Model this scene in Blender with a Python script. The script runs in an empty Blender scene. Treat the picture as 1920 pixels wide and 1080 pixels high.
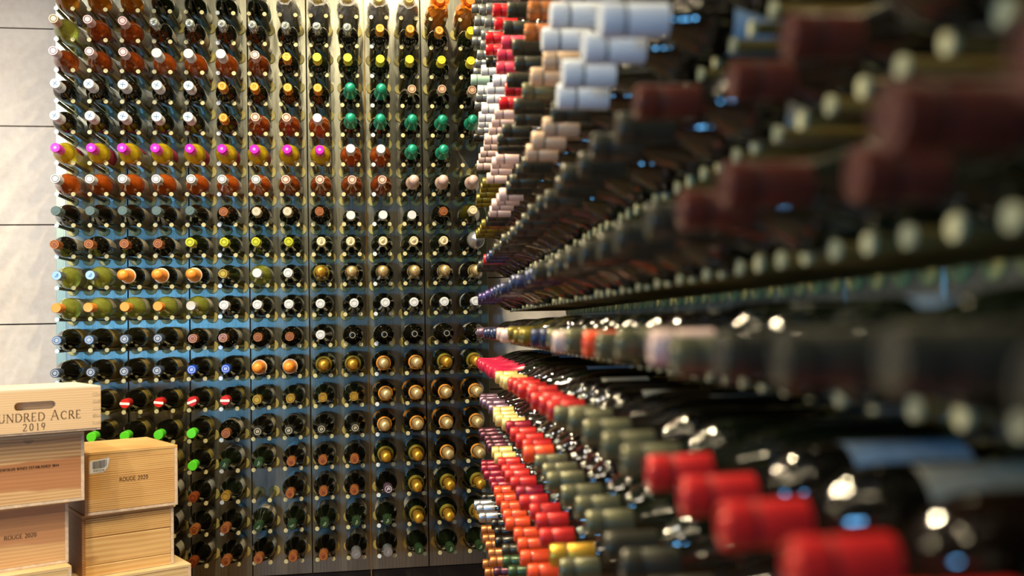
import bpy, bmesh, math, random
from mathutils import Matrix, Vector
random.seed(7)
PI = math.pi
S = bpy.context.scene
COL = S.collection
EYE = 1.10                       # camera height above the floor

def lin(c):
    return tuple((v/12.92 if v <= .04045 else ((v+.055)/1.055)**2.4) for v in c)
def hexc(h):
    return lin(tuple(int(h[i:i+2], 16)/255 for i in (0, 2, 4)))

# ------------------------------------------------------------------ camera
cam = bpy.data.cameras.new('camera')
cam.sensor_width = 36.0
cam.lens = 36.0*1825/1920
cam.clip_start = .02
co = bpy.data.objects.new('camera', cam); COL.objects.link(co)
yaw, pitch, roll = math.radians(-8.94), math.radians(2.18), math.radians(1.18)
Rm = Matrix.Rotation(yaw, 3, 'Z') @ Matrix.Rotation(pitch, 3, 'X') @ Matrix.Rotation(roll, 3, 'Y') @ Matrix.Rotation(PI/2, 3, 'X')
co.matrix_world = Matrix.Translation((0, 0, EYE)) @ Rm.to_4x4()
cam.dof.use_dof = True
cam.dof.focus_distance = 3.45
cam.dof.aperture_fstop = 2.4
S.camera = co
# ------------------------------------------------------------------ world, lights, exposure
S.view_settings.view_transform = 'Standard'
S.view_settings.look = 'None'
S.view_settings.gamma = 1.0
S.view_settings.use_curve_mapping = False
S.view_settings.exposure = 0.08
w = bpy.data.worlds.new('world'); S.world = w; w.use_nodes = True
bg = w.node_tree.nodes['Background']
bg.inputs[0].default_value = (1.0, .80, .52, 1); bg.inputs[1].default_value = .11

def light(name, kind, loc, target, energy, color, size=.1, sy=None, spot=None, blend=.6):
    l = bpy.data.lights.new(name, kind); l.energy = energy; l.color = color
    if kind == 'AREA':
        l.shape = 'RECTANGLE' if sy else 'DISK'; l.size = size
        if sy: l.size_y = sy
    else:
        l.shadow_soft_size = size
    if kind == 'SPOT':
        l.spot_size = math.radians(spot); l.spot_blend = blend
    o = bpy.data.objects.new(name, l); COL.objects.link(o); o.location = loc
    d = Vector(target)-Vector(loc); o.rotation_euler = d.to_track_quat('-Z', 'Y').to_euler()
    return o
WARM = (1.0, .82, .52); NEUT = (1.0, .94, .86); WIN = (.15, .50, .95)
for lx_, ly_, en in ((-.25, 1.95, 135), (-.10, 2.45, 90), (-.42, 2.75, 45), (-1.15, 1.75, 58), (-1.45, 2.35, 34), (-.60, 1.35, 60)):
    light('ceiling_downlight', 'SPOT', (lx_, ly_, 2.85), (lx_+.05, ly_+.15, 0), en, NEUT if lx_ < -.9 else WARM, .03, spot=150, blend=.8)
for lx_, ly_, lz_ in ((-.55, .15, 2.6), (-.95, .55, 2.6), (-.75, -.45, 2.5), (-1.25, .95, 2.6), (-.45, .85, 2.85), (-.35, -.15, 2.7), (-1.15, .1, 2.4)):
    light('small_ceiling_lamp', 'SPOT', (lx_, ly_, lz_), (.2, ly_+.5, .6), 8, WARM, .02, spot=120, blend=.8)
light('rack_washer', 'SPOT', (.18, 3.05, 2.85), (.30, 3.95, 1.75), 48, WARM, .04, spot=110, blend=.9)
light('crate_fill_spot', 'SPOT', (-1.7, .7, 1.95), (-.85, 3.05, .65), 66, WARM, .05, spot=36, blend=.7)  # unseen spot added to brighten the crate fronts
light('wall_washer', 'SPOT', (-1.85, 1.5, 2.75), (-1.75, 3.95, 1.25), 190, NEUT, .06, spot=66, blend=.9)
light('blue_lamp', 'AREA', (-1.25, -.8, 1.16), (-.4, 3.8, 1.1), 17, WIN, .30)
light('blue_lamp', 'AREA', (-2.05, -.6, 1.16), (-.8, 3.8, 1.1), 17, WIN, .30)
light('room_fill', 'AREA', (-2.5, .4, 2.5), (-.9, 3.6, .9), 26, (1.0, .86, .66), .8, .5)  # unseen soft fill added from the left

# ------------------------------------------------------------------ materials
MATS = {}
def nodes_of(m):
    m.use_nodes = True
    nt = m.node_tree; b = nt.nodes['Principled BSDF']
    return nt, b
def mat(name, color, rough=.5, metal=0., coat=0., trans=0., noise=0., scale=40., bump=0., spec=.5, ior=1.45, alpha=1.0):
    if name in MATS: return MATS[name]
    m = bpy.data.materials.new(name); nt, b = nodes_of(m)
    c = hexc(color) if isinstance(color, str) else color
    b.inputs['Base Color'].default_value = (*c, 1)
    b.inputs['Roughness'].default_value = rough; b.inputs['Metallic'].default_value = metal
    b.inputs['Coat Weight'].default_value = coat; b.inputs['Coat Roughness'].default_value = .06
    b.inputs['Transmission Weight'].default_value = trans
    b.inputs['Specular IOR Level'].default_value = spec; b.inputs['IOR'].default_value = ior
    b.inputs['Alpha'].default_value = alpha
    if noise or bump:
        tc = nt.nodes.new('ShaderNodeTexCoord'); no = nt.nodes.new('ShaderNodeTexNoise')
        no.inputs['Scale'].default_value = scale; no.inputs['Detail'].default_value = 4
        nt.links.new(tc.outputs['Object'], no.inputs['Vector'])
        if noise:
            r = nt.nodes.new('ShaderNodeValToRGB')
            r.color_ramp.elements[0].position = .3; r.color_ramp.elements[1].position = .7
            r.color_ramp.elements[0].color = (*[v*(1-noise) for v in c], 1)
            r.color_ramp.elements[1].color = (*[min(1, v*(1+noise)) for v in c], 1)
            nt.links.new(no.outputs['Fac'], r.inputs[0]); nt.links.new(r.outputs[0], b.inputs['Base Color'])
        if bump:
            bp = nt.nodes.new('ShaderNodeBump'); bp.inputs['Strength'].default_value = bump; bp.inputs['Distance'].default_value = .002
            nt.links.new(no.outputs['Fac'], bp.inputs['Height']); nt.links.new(bp.outputs[0], b.inputs['Normal'])
    MATS[name] = m
    return m

def stone_mat(name, c1, c2):
    m = bpy.data.materials.new(name); nt, b = nodes_of(m); N = nt.nodes; L = nt.links
    tc = N.new('ShaderNodeTexCoord')
    n1 = N.new('ShaderNodeTexNoise'); n1.inputs['Scale'].default_value = 3.2; n1.inputs['Detail'].default_value = 7; n1.inputs['Roughness'].default_value = .62
    n2 = N.new('ShaderNodeTexNoise'); n2.inputs['Scale'].default_value = 38; n2.inputs['Detail'].default_value = 4
    L.new(tc.outputs['Object'], n1.inputs['Vector']); L.new(tc.outputs['Object'], n2.inputs['Vector'])
    mx = N.new('ShaderNodeMath'); mx.operation = 'MULTIPLY_ADD'; mx.inputs[1].default_value = .55
    L.new(n2.outputs['Fac'], mx.inputs[0]); L.new(n1.outputs['Fac'], mx.inputs[2])
    r = N.new('ShaderNodeValToRGB'); r.color_ramp.elements[0].position = .50; r.color_ramp.elements[1].position = .98
    r.color_ramp.elements[0].color = (*hexc(c1), 1); r.color_ramp.elements[1].color = (*hexc(c2), 1)
    L.new(mx.outputs[0], r.inputs[0]); L.new(r.outputs[0], b.inputs['Base Color'])
    bp = N.new('ShaderNodeBump'); bp.inputs['Strength'].default_value = .25; bp.inputs['Distance'].default_value = .003
    L.new(n2.outputs['Fac'], bp.inputs['Height']); L.new(bp.outputs[0], b.inputs['Normal'])
    b.inputs['Roughness'].default_value = .6
    return m

def brushed_mat(name, c1, c2, rough):
    m = bpy.data.materials.new(name); nt, b = nodes_of(m); N = nt.nodes; L = nt.links
    tc = N.new('ShaderNodeTexCoord'); mp = N.new('ShaderNodeMapping'); mp.inputs['Scale'].default_value = (60, 60, 2.2)
    no = N.new('ShaderNodeTexNoise'); no.inputs['Scale'].default_value = 3; no.inputs['Detail'].default_value = 5
    n2 = N.new('ShaderNodeTexNoise'); n2.inputs['Scale'].default_value = 5; n2.inputs['Detail'].default_value = 5
    L.new(tc.outputs['Object'], mp.inputs[0]); L.new(mp.outputs[0], no.inputs['Vector']); L.new(tc.outputs['Object'], n2.inputs['Vector'])
    ad = N.new('ShaderNodeMath'); ad.operation = 'ADD'; L.new(no.outputs['Fac'], ad.inputs[0]); L.new(n2.outputs['Fac'], ad.inputs[1])
    r = N.new('ShaderNodeValToRGB'); r.color_ramp.elements[0].position = .35; r.color_ramp.elements[1].position = .65
    hv = N.new('ShaderNodeMath'); hv.operation = 'MULTIPLY'; hv.inputs[1].default_value = .5; L.new(ad.outputs[0], hv.inputs[0])
    r.color_ramp.elements[0].color = (*hexc(c1), 1); r.color_ramp.elements[1].color = (*hexc(c2), 1)
    L.new(hv.outputs[0], r.inputs[0]); L.new(r.outputs[0], b.inputs['Base Color'])
    b.inputs['Metallic'].default_value = .8; b.inputs['Roughness'].default_value = rough
    return m

def wood_mat(name, light_c, dark_c, red_c=None, zlo=0, zhi=1, grain=26., knots=0.):
    """pine: rings stretched along the board, optional reddish heartwood band between two heights"""
    m = bpy.data.materials.new(name); nt, b = nodes_of(m); N = nt.nodes; L = nt.links
    tc = N.new('ShaderNodeTexCoord'); mp = N.new('ShaderNodeMapping'); mp.inputs['Scale'].default_value = (1.6, 1.6, grain)
    L.new(tc.outputs['Object'], mp.inputs[0])
    no = N.new('ShaderNodeTexNoise'); no.inputs['Scale'].default_value = 1.5; no.inputs['Detail'].default_value = 3; no.inputs['Distortion'].default_value = .9
    L.new(mp.outputs[0], no.inputs['Vector'])
    wv = N.new('ShaderNodeTexWave'); wv.wave_type = 'BANDS'; wv.bands_direction = 'Z'
    wv.inputs['Scale'].default_value = 2.2; wv.inputs['Distortion'].default_value = 6; wv.inputs['Detail'].default_value = 2; wv.inputs['Detail Scale'].default_value = .6
    L.new(mp.outputs[0], wv.inputs['Vector'])
    mx = N.new('ShaderNodeMath'); mx.operation = 'MULTIPLY'; L.new(no.outputs['Fac'], mx.inputs[0]); L.new(wv.outputs['Fac'], mx.inputs[1])
    r = N.new('ShaderNodeValToRGB'); r.color_ramp.elements[0].position = .02; r.color_ramp.elements[1].position = .55
    r.color_ramp.elements[0].color = (*hexc(light_c), 1); r.color_ramp.elements[1].color = (*hexc(dark_c), 1)
    L.new(mx.outputs[0], r.inputs[0]); out = r.outputs[0]
    if red_c:
        sp = N.new('ShaderNodeSeparateXYZ'); L.new(tc.outputs['Object'], sp.inputs[0])
        n3 = N.new('ShaderNodeTexNoise'); n3.inputs['Scale'].default_value = 5; L.new(tc.outputs['Object'], n3.inputs['Vector'])
        ad = N.new('ShaderNodeMath'); ad.operation = 'MULTIPLY_ADD'; ad.inputs[1].default_value = .05; L.new(n3.outputs['Fac'], ad.inputs[0]); L.new(sp.outputs['Z'], ad.inputs[2])
        rr = N.new('ShaderNodeMapRange'); rr.inputs['From Min'].default_value = zlo; rr.inputs['From Max'].default_value = zlo+.008; L.new(ad.outputs[0], rr.inputs[0])
        r2 = N.new('ShaderNodeMapRange'); r2.inputs['From Min'].default_value = zhi; r2.inputs['From Max'].default_value = zhi-.006; L.new(ad.outputs[0], r2.inputs[0])
        mu = N.new('ShaderNodeMath'); mu.operation = 'MULTIPLY'; L.new(rr.outputs[0], mu.inputs[0]); L.new(r2.outputs[0], mu.inputs[1])
        m8 = N.new('ShaderNodeMath'); m8.operation = 'MULTIPLY'; m8.inputs[1].default_value = .8; L.new(mu.outputs[0], m8.inputs[0])
        mc = N.new('ShaderNodeMix'); mc.data_type = 'RGBA'; L.new(m8.outputs[0], mc.inputs[0]); L.new(out, mc.inputs[6]); mc.inputs[7].default_value = (*hexc(red_c), 1)
        out = mc.outputs[2]
    if knots:
        vo = N.new('ShaderNodeTexVoronoi'); vo.inputs['Scale'].default_value = 1.0
        m2 = N.new('ShaderNodeMapping'); m2.inputs['Scale'].default_value = (6, 6, 13); m2.inputs['Location'].default_value = (knots, .3, .7)
        L.new(tc.outputs['Object'], m2.inputs[0]); L.new(m2.outputs[0], vo.inputs['Vector'])
        kr = N.new('ShaderNodeMapRange'); kr.inputs['From Min'].default_value = .22; kr.inputs['From Max'].default_value = .06; L.new(vo.outputs['Distance'], kr.inputs[0])
        mk = N.new('ShaderNodeMix'); mk.data_type = 'RGBA'; L.new(kr.outputs[0], mk.inputs[0]); L.new(out, mk.inputs[6]); mk.inputs[7].default_value = (*hexc('a5713f'), 1)
        out = mk.outputs[2]
    L.new(out, b.inputs['Base Color']); b.inputs['Roughness'].default_value = .55
    return m

M_SLAB = stone_mat('limestone', 'c3b9ad', 'dad3c9')
M_PANEL = brushed_mat('brushed_steel_panel', '7d8078', 'aeb0a2', .33)
M_TRIM = mat('painted_edge_trim', 'a9b8a4', .35, .6)
M_GAP = mat('shadow_joint_backing', '0c0b09', .9)
M_PEG = mat('bronze_peg', '86713c', .36, .5)
M_TIP = mat('peg_tip_alloy', 'cfc998', .4, .1)
M_TIP_GLINT = mat('peg_tip_glint', 'e6f2fb', .25, .1)  # bluish white reflection on certain peg ends, put into their colour
M_FLANGE = mat('peg_flange_alloy', 'd0c67c', .42, .05)
M_SEAM_GLINT = mat('seam_glint_metal', 'd9b36a', .25, .9)  # warm metal tone for the bright reflection along one seam
M_FLOOR = mat('brown_floor_tile', '76552f', .5, noise=.25, scale=6)
M_CEIL = mat('ceiling_plaster', 'b8ac98', .8, noise=.05, scale=8)
M_SIDE = mat('plaster_wall', '6d6152', .8, noise=.1, scale=6)
M_BASE = mat('dark_plinth', '2a2013', .5, noise=.2, scale=12)

# ------------------------------------------------------------------ mesh helpers
def link(name, me, parent=None, loc=None, mw=None):
    o = bpy.data.objects.new(name, me); COL.objects.link(o)
    if parent: o.parent = parent
    if loc is not None: o.location = loc
    if mw is not None: o.matrix_world = mw
    return o
def empty(name, label, cat, group=None, loc=(0, 0, 0), rz=0.):
    o = bpy.data.objects.new(name, None); COL.objects.link(o); o.location = loc; o.rotation_euler = (0, 0, rz)
    o.empty_display_size = .02
    o['label'] = label; o['category'] = cat
    if group: o['group'] = group
    return o
def box_mesh(name, x0, x1, y0, y1, z0, z1, m, bevel=0.):
    bm = bmesh.new(); bmesh.ops.create_cube(bm, size=1)
    for v in bm.verts:
        v.co = Vector((x0+(v.co.x+.5)*(x1-x0), y0+(v.co.y+.5)*(y1-y0), z0+(v.co.z+.5)*(z1-z0)))
    if bevel: bmesh.ops.bevel(bm, geom=bm.edges[:], offset=bevel, segments=1, affect='EDGES')
    me = bpy.data.meshes.new(name); bm.to_mesh(me); bm.free(); me.materials.append(m)
    return me
def lathe(name, prof, mats, seg=20, mi=None, smooth=True, sharp=35, wob=None):
    """prof: (z, r) pairs turned about Z; mi: material index per profile span"""
    vs, fs, idx = [], [], []
    rows = []
    for z, r in prof:
        if r < 1e-6:
            rows.append([len(vs)]); vs.append((0, 0, z))
        else:
            row = []
            for k in range(seg):
                a = 2*PI*k/seg; rr = r*(wob(z, a) if wob else 1)
                row.append(len(vs)); vs.append((rr*math.cos(a), rr*math.sin(a), z))
            rows.append(row)
    for i in range(len(rows)-1):
        a, b = rows[i], rows[i+1]
        for k in range(seg):
            k2 = (k+1) % seg
            if len(a) == 1 and len(b) == 1: continue
            if len(a) == 1: fs.append((a[0], b[k2], b[k]))
            elif len(b) == 1: fs.append((a[k], a[k2], b[0]))
            else: fs.append((a[k], a[k2], b[k2], b[k]))
            idx.append(mi[i] if mi else 0)
    me = bpy.data.meshes.new(name); me.from_pydata(vs, [], fs)
    for m in mats: me.materials.append(m)
    me.polygons.foreach_set('material_index', idx)
    if smooth:
        me.polygons.foreach_set('use_smooth', [True]*len(fs))
        me.set_sharp_from_angle(angle=math.radians(sharp))
    me.update()
    return me
def poly_mesh(name, polys, depth, m, y0=0.):
    """flat polygons in the XZ plane, given a small thickness towards -Y"""
    bm = bmesh.new()
    for P in polys:
        f = [bm.verts.new((x, y0-depth, z)) for x, z in P]; g = [bm.verts.new((x, y0, z)) for x, z in P]
        try:
            bm.faces.new(f); n = len(P)
            for i in range(n): bm.faces.new((f[i], g[i], g[(i+1) % n], f[(i+1) % n]))
        except ValueError: pass
    bmesh.ops.recalc_face_normals(bm, faces=bm.faces[:])
    me = bpy.data.meshes.new(name); bm.to_mesh(me); bm.free(); me.materials.append(m)
    return me
def outline_mesh(name, loops, y0, y1, m):
    """board in the XZ plane between y0 and y1 with holes (first loop outer)"""
    cu = bpy.data.curves.new(name, 'CURVE'); cu.dimensions = '2D'; cu.fill_mode = 'BOTH'; cu.extrude = abs(y1-y0)/2
    for lp in loops:
        s = cu.splines.new('POLY'); s.points.add(len(lp)-1); s.use_cyclic_u = True
        for p, (x, z) in zip(s.points, lp): p.co = (x, z, 0, 1)
    o = bpy.data.objects.new('tmp', cu); COL.objects.link(o)
    me = bpy.data.meshes.new_from_object(o.evaluated_get(bpy.context.evaluated_depsgraph_get()))
    bpy.data.objects.remove(o); bpy.data.curves.remove(cu)
    me.transform(Matrix.Translation((0, (y0+y1)/2, 0)) @ Matrix.Rotation(PI/2, 4, 'X'))
    me.name = name; me.materials.clear(); me.materials.append(m)
    return me

# ------------------------------------------------------------------ the room
YW = 3.947                       # stone face of the back wall
YP = 3.861                       # front of the back rack panels
def struct(name, me, parent=None):
    o = link(name, me, parent)
    if not parent: o['kind'] = 'structure'
    return o
struct('floor', box_mesh('floor', -3.2, 1.6, -3.2, 4.2, -.05, 0, M_FLOOR))
struct('ceiling', box_mesh('ceiling', -3.2, 1.6, -3.2, 4.2, 2.95, 3.0, M_CEIL))
wb = struct('wall_back', box_mesh('wall_back', -3.2, 1.6, YW+.02, 4.2, 0, 2.95, M_GAP))
struct('wall_left', box_mesh('wall_left', -3.2, -3.1, -3.2, YW, 0, 2.95, M_SIDE))
def slab(x0, x1, z0, z1):
    g = .0022
    me = box_mesh('stone_slab', x0+g, x1-g, YW, YW+.02, z0+g, z1-g, M_SLAB, .0015)
    link('stone_slab', me, wb)
zj = [EYE+.041+.3795*k for k in range(-4, 6)]
for a, b in zip(zj, zj[1:]):
    k = zj.index(a)
    a, b = max(a, 0), min(b, 2.95)
    if b-a < .02: continue
    off = .38 if k % 2 else 0
    for x0, x1 in ((-3.1, -2.56+off), (-2.56+off, -1.8+off), (-1.8+off, -1.04+off)):
        slab(x0, x1, a, b)
    slab(-1.04+off, .3, a, b)
zj = [EYE-.26+.456*k for k in range(-3, 6)]
for a, b in zip(zj, zj[1:]):
    a, b = max(a, 0), min(b, 2.95)
    if b-a > .02: slab(.3, 1.5, a, b)

# ------------------------------------------------------------------ racks
PI2 = .056                       # peg pitch (half a bottle)
ROW = .1118
X0, Z0 = -.946*1.12, EYE+1.045*1.12
PEGL = .200
YT = YP-PEGL
peg_me = {}
def peg_mesh(tip):
    if tip not in peg_me:
        peg_me[tip] = lathe('peg', [(0, .0062), (PEGL-.004, .0062), (PEGL-.004, .0078), (PEGL, .0078), (PEGL, .0)], [M_PEG, tip], 12, [0, 1, 1, 1])
    return peg_me[tip]
flange_me = lathe('flange', [(0, .0215), (.003, .0215), (.0045, .0195), (.0045, .0064)], [M_FLANGE], 18)
TO_FRONT = Matrix.Rotation(PI/2, 4, 'X')            # local Z turned to -Y

def rack_panel(origin, rz, ncol, rows, zlo, zhi, label, group, tipwhite=(), width=None, seam=None):
    """sheet metal panel; local x along the wall, -y out of it, pegs at (i+.5)*PI2"""
    root = empty('rack_panel', label, 'wine rack', group, origin, rz)
    wd = (width or ncol*PI2)
    link('metal_sheet', box_mesh('metal_sheet', .0018, wd-.0018, 0, .018, zlo, zhi, M_PANEL, .001), root)
    for i in range(ncol):
        for j in rows:
            z = Z0-ROW*j
            mw = Matrix.Translation(((i+.5)*PI2, 0, z)) @ TO_FRONT
            p = bpy.data.objects.new('peg', peg_mesh(M_TIP_GLINT if i in tipwhite else M_TIP)); COL.objects.link(p); p.parent = root; p.matrix_local = mw
            q = bpy.data.objects.new('flange', flange_me); COL.objects.link(q); q.parent = p
    return root
ORD = ['first', 'second', 'third', 'fourth', 'fifth', 'sixth', 'seventh', 'eighth', 'ninth', 'tenth', 'eleventh', 'twelfth', 'thirteenth', 'fourteenth', 'fifteenth', 'sixteenth', 'seventeenth', 'eighteenth', 'nineteenth', 'twentieth', 'twenty-first', 'twenty-second', 'twenty-third', 'twenty-fourth', 'twenty-fifth', 'twenty-sixth', 'twenty-seventh', 'twenty-eighth', 'twenty-ninth', 'thirtieth', 'thirty-first', 'thirty-second']
ZBOT = EYE-.938; ZTOP = 2.42
back = []
for k in range(7):
    xl = X0+(4*k-.5)*PI2
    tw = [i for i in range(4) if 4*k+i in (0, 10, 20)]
    pos = 'leftmost' if k == 0 else 'rightmost' if k == 6 else ORD[k]+' from the left'
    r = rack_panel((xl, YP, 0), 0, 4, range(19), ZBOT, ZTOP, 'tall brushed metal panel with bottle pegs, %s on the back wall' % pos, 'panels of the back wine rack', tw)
    back.append(r)
    if k < 6: link('joint_shadow', box_mesh('joint_shadow', 4*PI2-.004, 4*PI2+.004, .010, .022, ZBOT, ZTOP, M_GAP), r)
    if k == 4: link('seam_glint_strip', box_mesh('seam_glint_strip', 4*PI2-.0022, 4*PI2+.0012, -.003, .018, ZBOT-.06, ZTOP, M_SEAM_GLINT), r)  # strip added to draw the bright reflecting panel edge at this seam
link('edge_trim', box_mesh('edge_trim', -.034, .0005, .006, .022, ZBOT-.02, ZTOP, M_TRIM, .001), back[0])
link('edge_trim', box_mesh('edge_trim', -.006, .0018, .001, .006, ZBOT-.02, ZTOP, M_TRIM, .0008), back[0])
link('edge_trim', box_mesh('edge_trim', 4*PI2-.0005, 4*PI2+.030, .006, .022, ZBOT, ZTOP, M_TRIM, .001), back[6])
b_ = struct('baseboard_back', box_mesh('baseboard_back', X0-.05, X0+28*PI2+.02, YP+.012, YW, 0, ZBOT-.004, M_BASE, .002))

AZ = math.radians(3.39)
RZ2 = -(PI/2-AZ) if False else -(PI/2+AZ)            # local -y -> out of the right wall
NX, NY = -math.cos(AZ), math.sin(AZ)                 # outward normal of the right rack
DX, DY = math.sin(AZ), math.cos(AZ)                  # along it, away from the camera
TX = .284*1.12
YI = .424*1.12
def right_pt(i, out=0.):                             # peg column i, distance out from the tip line
    t = YI+PI2*i
    return TX+DX*t+NX*out, DY*t+NY*out

# camera projection used only to leave out what the photograph shows nothing of
RmT = (Matrix.Rotation(yaw, 3, 'Z') @ Matrix.Rotation(pitch, 3, 'X') @ Matrix.Rotation(roll, 3, 'Y')).transposed()
def pix(x, y, z):
    c = RmT @ Vector((x, y, z-EYE))
    if c.y < .05: return (9999, 9999)
    return 960+1825*c.x/c.y, 540-1825*c.z/c.y
def seen(pts, mx=25, my=25):
    xs = [pix(*p) for p in pts]
    return (min(a for a, b in xs) < 1920+mx and min(b for a, b in xs) < 1080+my and max(b for a, b in xs) > -my and min(a for a, b in xs) != 9999)

# right rack: local x runs towards the camera because the panel faces left; panel k holds pegs i=i1-4..i1-1 (far first)
for k in range(15):
    ifar = 51-4*k; inear = ifar-3
    ox, oy = right_pt(ifar+.5, -PEGL)
    rows = []
    for j in range(19):
        z = Z0-ROW*j
        pts = [(*right_pt(i, o), z) for i in (ifar, inear) for o in (0, -PEGL)]
        if seen(pts, 120, 40): rows.append(j)
    pos = 'farthest from the camera' if k == 0 else ORD[k]+' from the far end'
    rack_panel((ox, oy, 0), RZ2, 4, rows, ZBOT, ZTOP, 'brushed metal panel with pegs on the right wall, %s' % pos, 'panels of the right wine rack', ())
# wall carrying the right rack
ax, ay = right_pt(51.5, -PEGL-.019); bx, by = right_pt(-14, -PEGL-.019)
me = bpy.data.meshes.new('wall_right')
cx, cy = right_pt(51.5, -PEGL-.12); dx, dy = right_pt(-14, -PEGL-.12)
vs = [(x, y, z) for z in (0, 2.95) for x, y in ((ax, ay), (bx, by), (dx, dy), (cx, cy))]
me.from_pydata(vs, [], [(0, 1, 2, 3), (4, 5, 6, 7), (0, 1, 5, 4), (1, 2, 6, 5), (2, 3, 7, 6), (3, 0, 4, 7)]); me.materials.append(M_BASE)
struct('wall_right', me)

# ------------------------------------------------------------------ bottles
GLASS = {
 'dark': mat('dark_bottle_glass', '0d0c07', .07, coat=.6, spec=.6),
 'green': mat('dark_green_bottle_glass', '10160a', .07, coat=.6, spec=.6),
 'brown': mat('dark_brown_bottle_glass', '150c06', .07, coat=.6, spec=.6),
 'olive': mat('olive_bottle_glass', '45400f', .07, coat=.6, trans=.25),
 'rose': mat('rose_wine_glass', 'cf6420', .05, coat=.5, trans=.45, noise=.35, scale=35),
 'rosedeep': mat('deep_rose_wine_glass', 'a84e1c', .05, coat=.5, trans=.45, noise=.5, scale=60),
 'amber': mat('amber_wine_glass', 'c97a1c', .05, coat=.5, trans=.55, noise=.3, scale=40),
 'yellow': mat('golden_wine_glass', 'e2c62a', .05, coat=.5, trans=.6, noise=.3, scale=45),
 'lime': mat('pale_green_wine_glass', 'bcc455', .05, coat=.5, trans=.6, noise=.2, scale=30),
}
BORD = [(0, 0), (0, .033), (.004, .0372), (.19, .0378), (.203, .0362), (.214, .0325), (.222, .0265), (.230, .0205), (.238, .0168), (.248, .0150), (.292, .0140), (.300, .0145), (.300, 0)]
BURG = [(0, 0), (0, .035), (.004, .0398), (.150, .0405), (.172, .0385), (.190, .0345), (.206, .0290), (.220, .0235), (.234, .0190), (.250, .0158), (.292, .0140), (.300, .0145), (.300, 0)]
CHAM = [(0, 0), (0, .037), (.004, .0425), (.140, .0432), (.165, .0415), (.186, .0375), (.206, .0310), (.224, .0250), (.244, .0195), (.262, .0168), (.290, .0150), (.300, .0150), (.300, 0)]
HALF = [(0, 0), (0, .027), (.004, .0312), (.160, .0315), (.176, .0295), (.190, .0240), (.202, .0180), (.212, .0150), (.246, .0138), (.252, .0138), (.252, 0)]
SHAPES = {'bord': (BORD, .0378, .180, .300), 'burg': (BURG, .0405, .148, .300), 'cham': (CHAM, .0432, .140, .300), 'half': (HALF, .0315, .150, .252)}
body_cache, cap_cache, lab_cache = {}, {}, {}
def body_mesh(shape, glass):
    k = (shape, glass)
    if k not in body_cache: body_cache[k] = lathe('glass_body', SHAPES[shape][0], [GLASS[glass]], 28, sharp=60)
    return body_cache[k]
def darker(c, f): return tuple(v*f for v in c)
CAPC = {  # name: (hex, roughness, metallic)
 'white': ('cdd3da', .38, 0), 'cream': ('d9cfaa', .4, .1), 'tan': ('c9ab8e', .4, .25), 'blush': ('d9bcb2', .4, .2), 'pinkwhite': ('d6b9bd', .35, .1),
 'red': ('c8141f', .3, .25), 'pinkred': ('c9344f', .35, .1), 'vermilion': ('f04f24', .32, .15), 'scarlet': ('cc2726', .30, .25), 'crimson': ('8e1430', .3, .3), 'wax': ('c02448', .22, 0),
 'magenta': ('d91fc0', .3, .1), 'yellow': ('e6d43a', .35, .1), 'lime': ('bcc228', .35, .1), 'gold': ('d4a53a', .3, .7), 'palegold': ('d9c188', .3, .6), 'straw': ('e0c878', .35, .25),
 'orange': ('e89034', .4, .1), 'orangegold': ('dd9733', .32, .5), 'copper': ('b8703c', .35, .6), 'teal': ('2fae8c', .28, .5), 'aqua': ('9fc2b0', .4, .2),
 'grey': ('6c6f6e', .32, .5), 'slate': ('4b5566', .35, .4), 'charcoal': ('3a3a30', .34, .5), 'black': ('15140f', .25, .3), 'navy': ('2b3350', .3, .5), 'purple': ('3d3466', .3, .4),
 'mauve': ('6d566a', .32, .5), 'plum': ('4c2233', .3, .5), 'olive': ('6b5f16', .32, .4), 'olivegrey': ('63634a', .34, .5), 'silver': ('a9afb8', .28, .8), 'blue': ('1d4fc4', .3, .3),
 'green': ('58d02a', .35, .05), 'darkgreen': ('2f4a2c', .32, .4), 'brownfoil': ('5a2a20', .34, .4), 'glassy': ('aab4b2', .05, .2), 'rust': ('9a4a22', .35, .5), 'steelblue': ('64797a', .2, .3), 'putty': ('b6ac95', .4, .2),
}
def capmat(c):
    h, r, mt = CAPC[c]
    return mat('capsule_'+c, h, r, mt, coat=.15)
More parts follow.
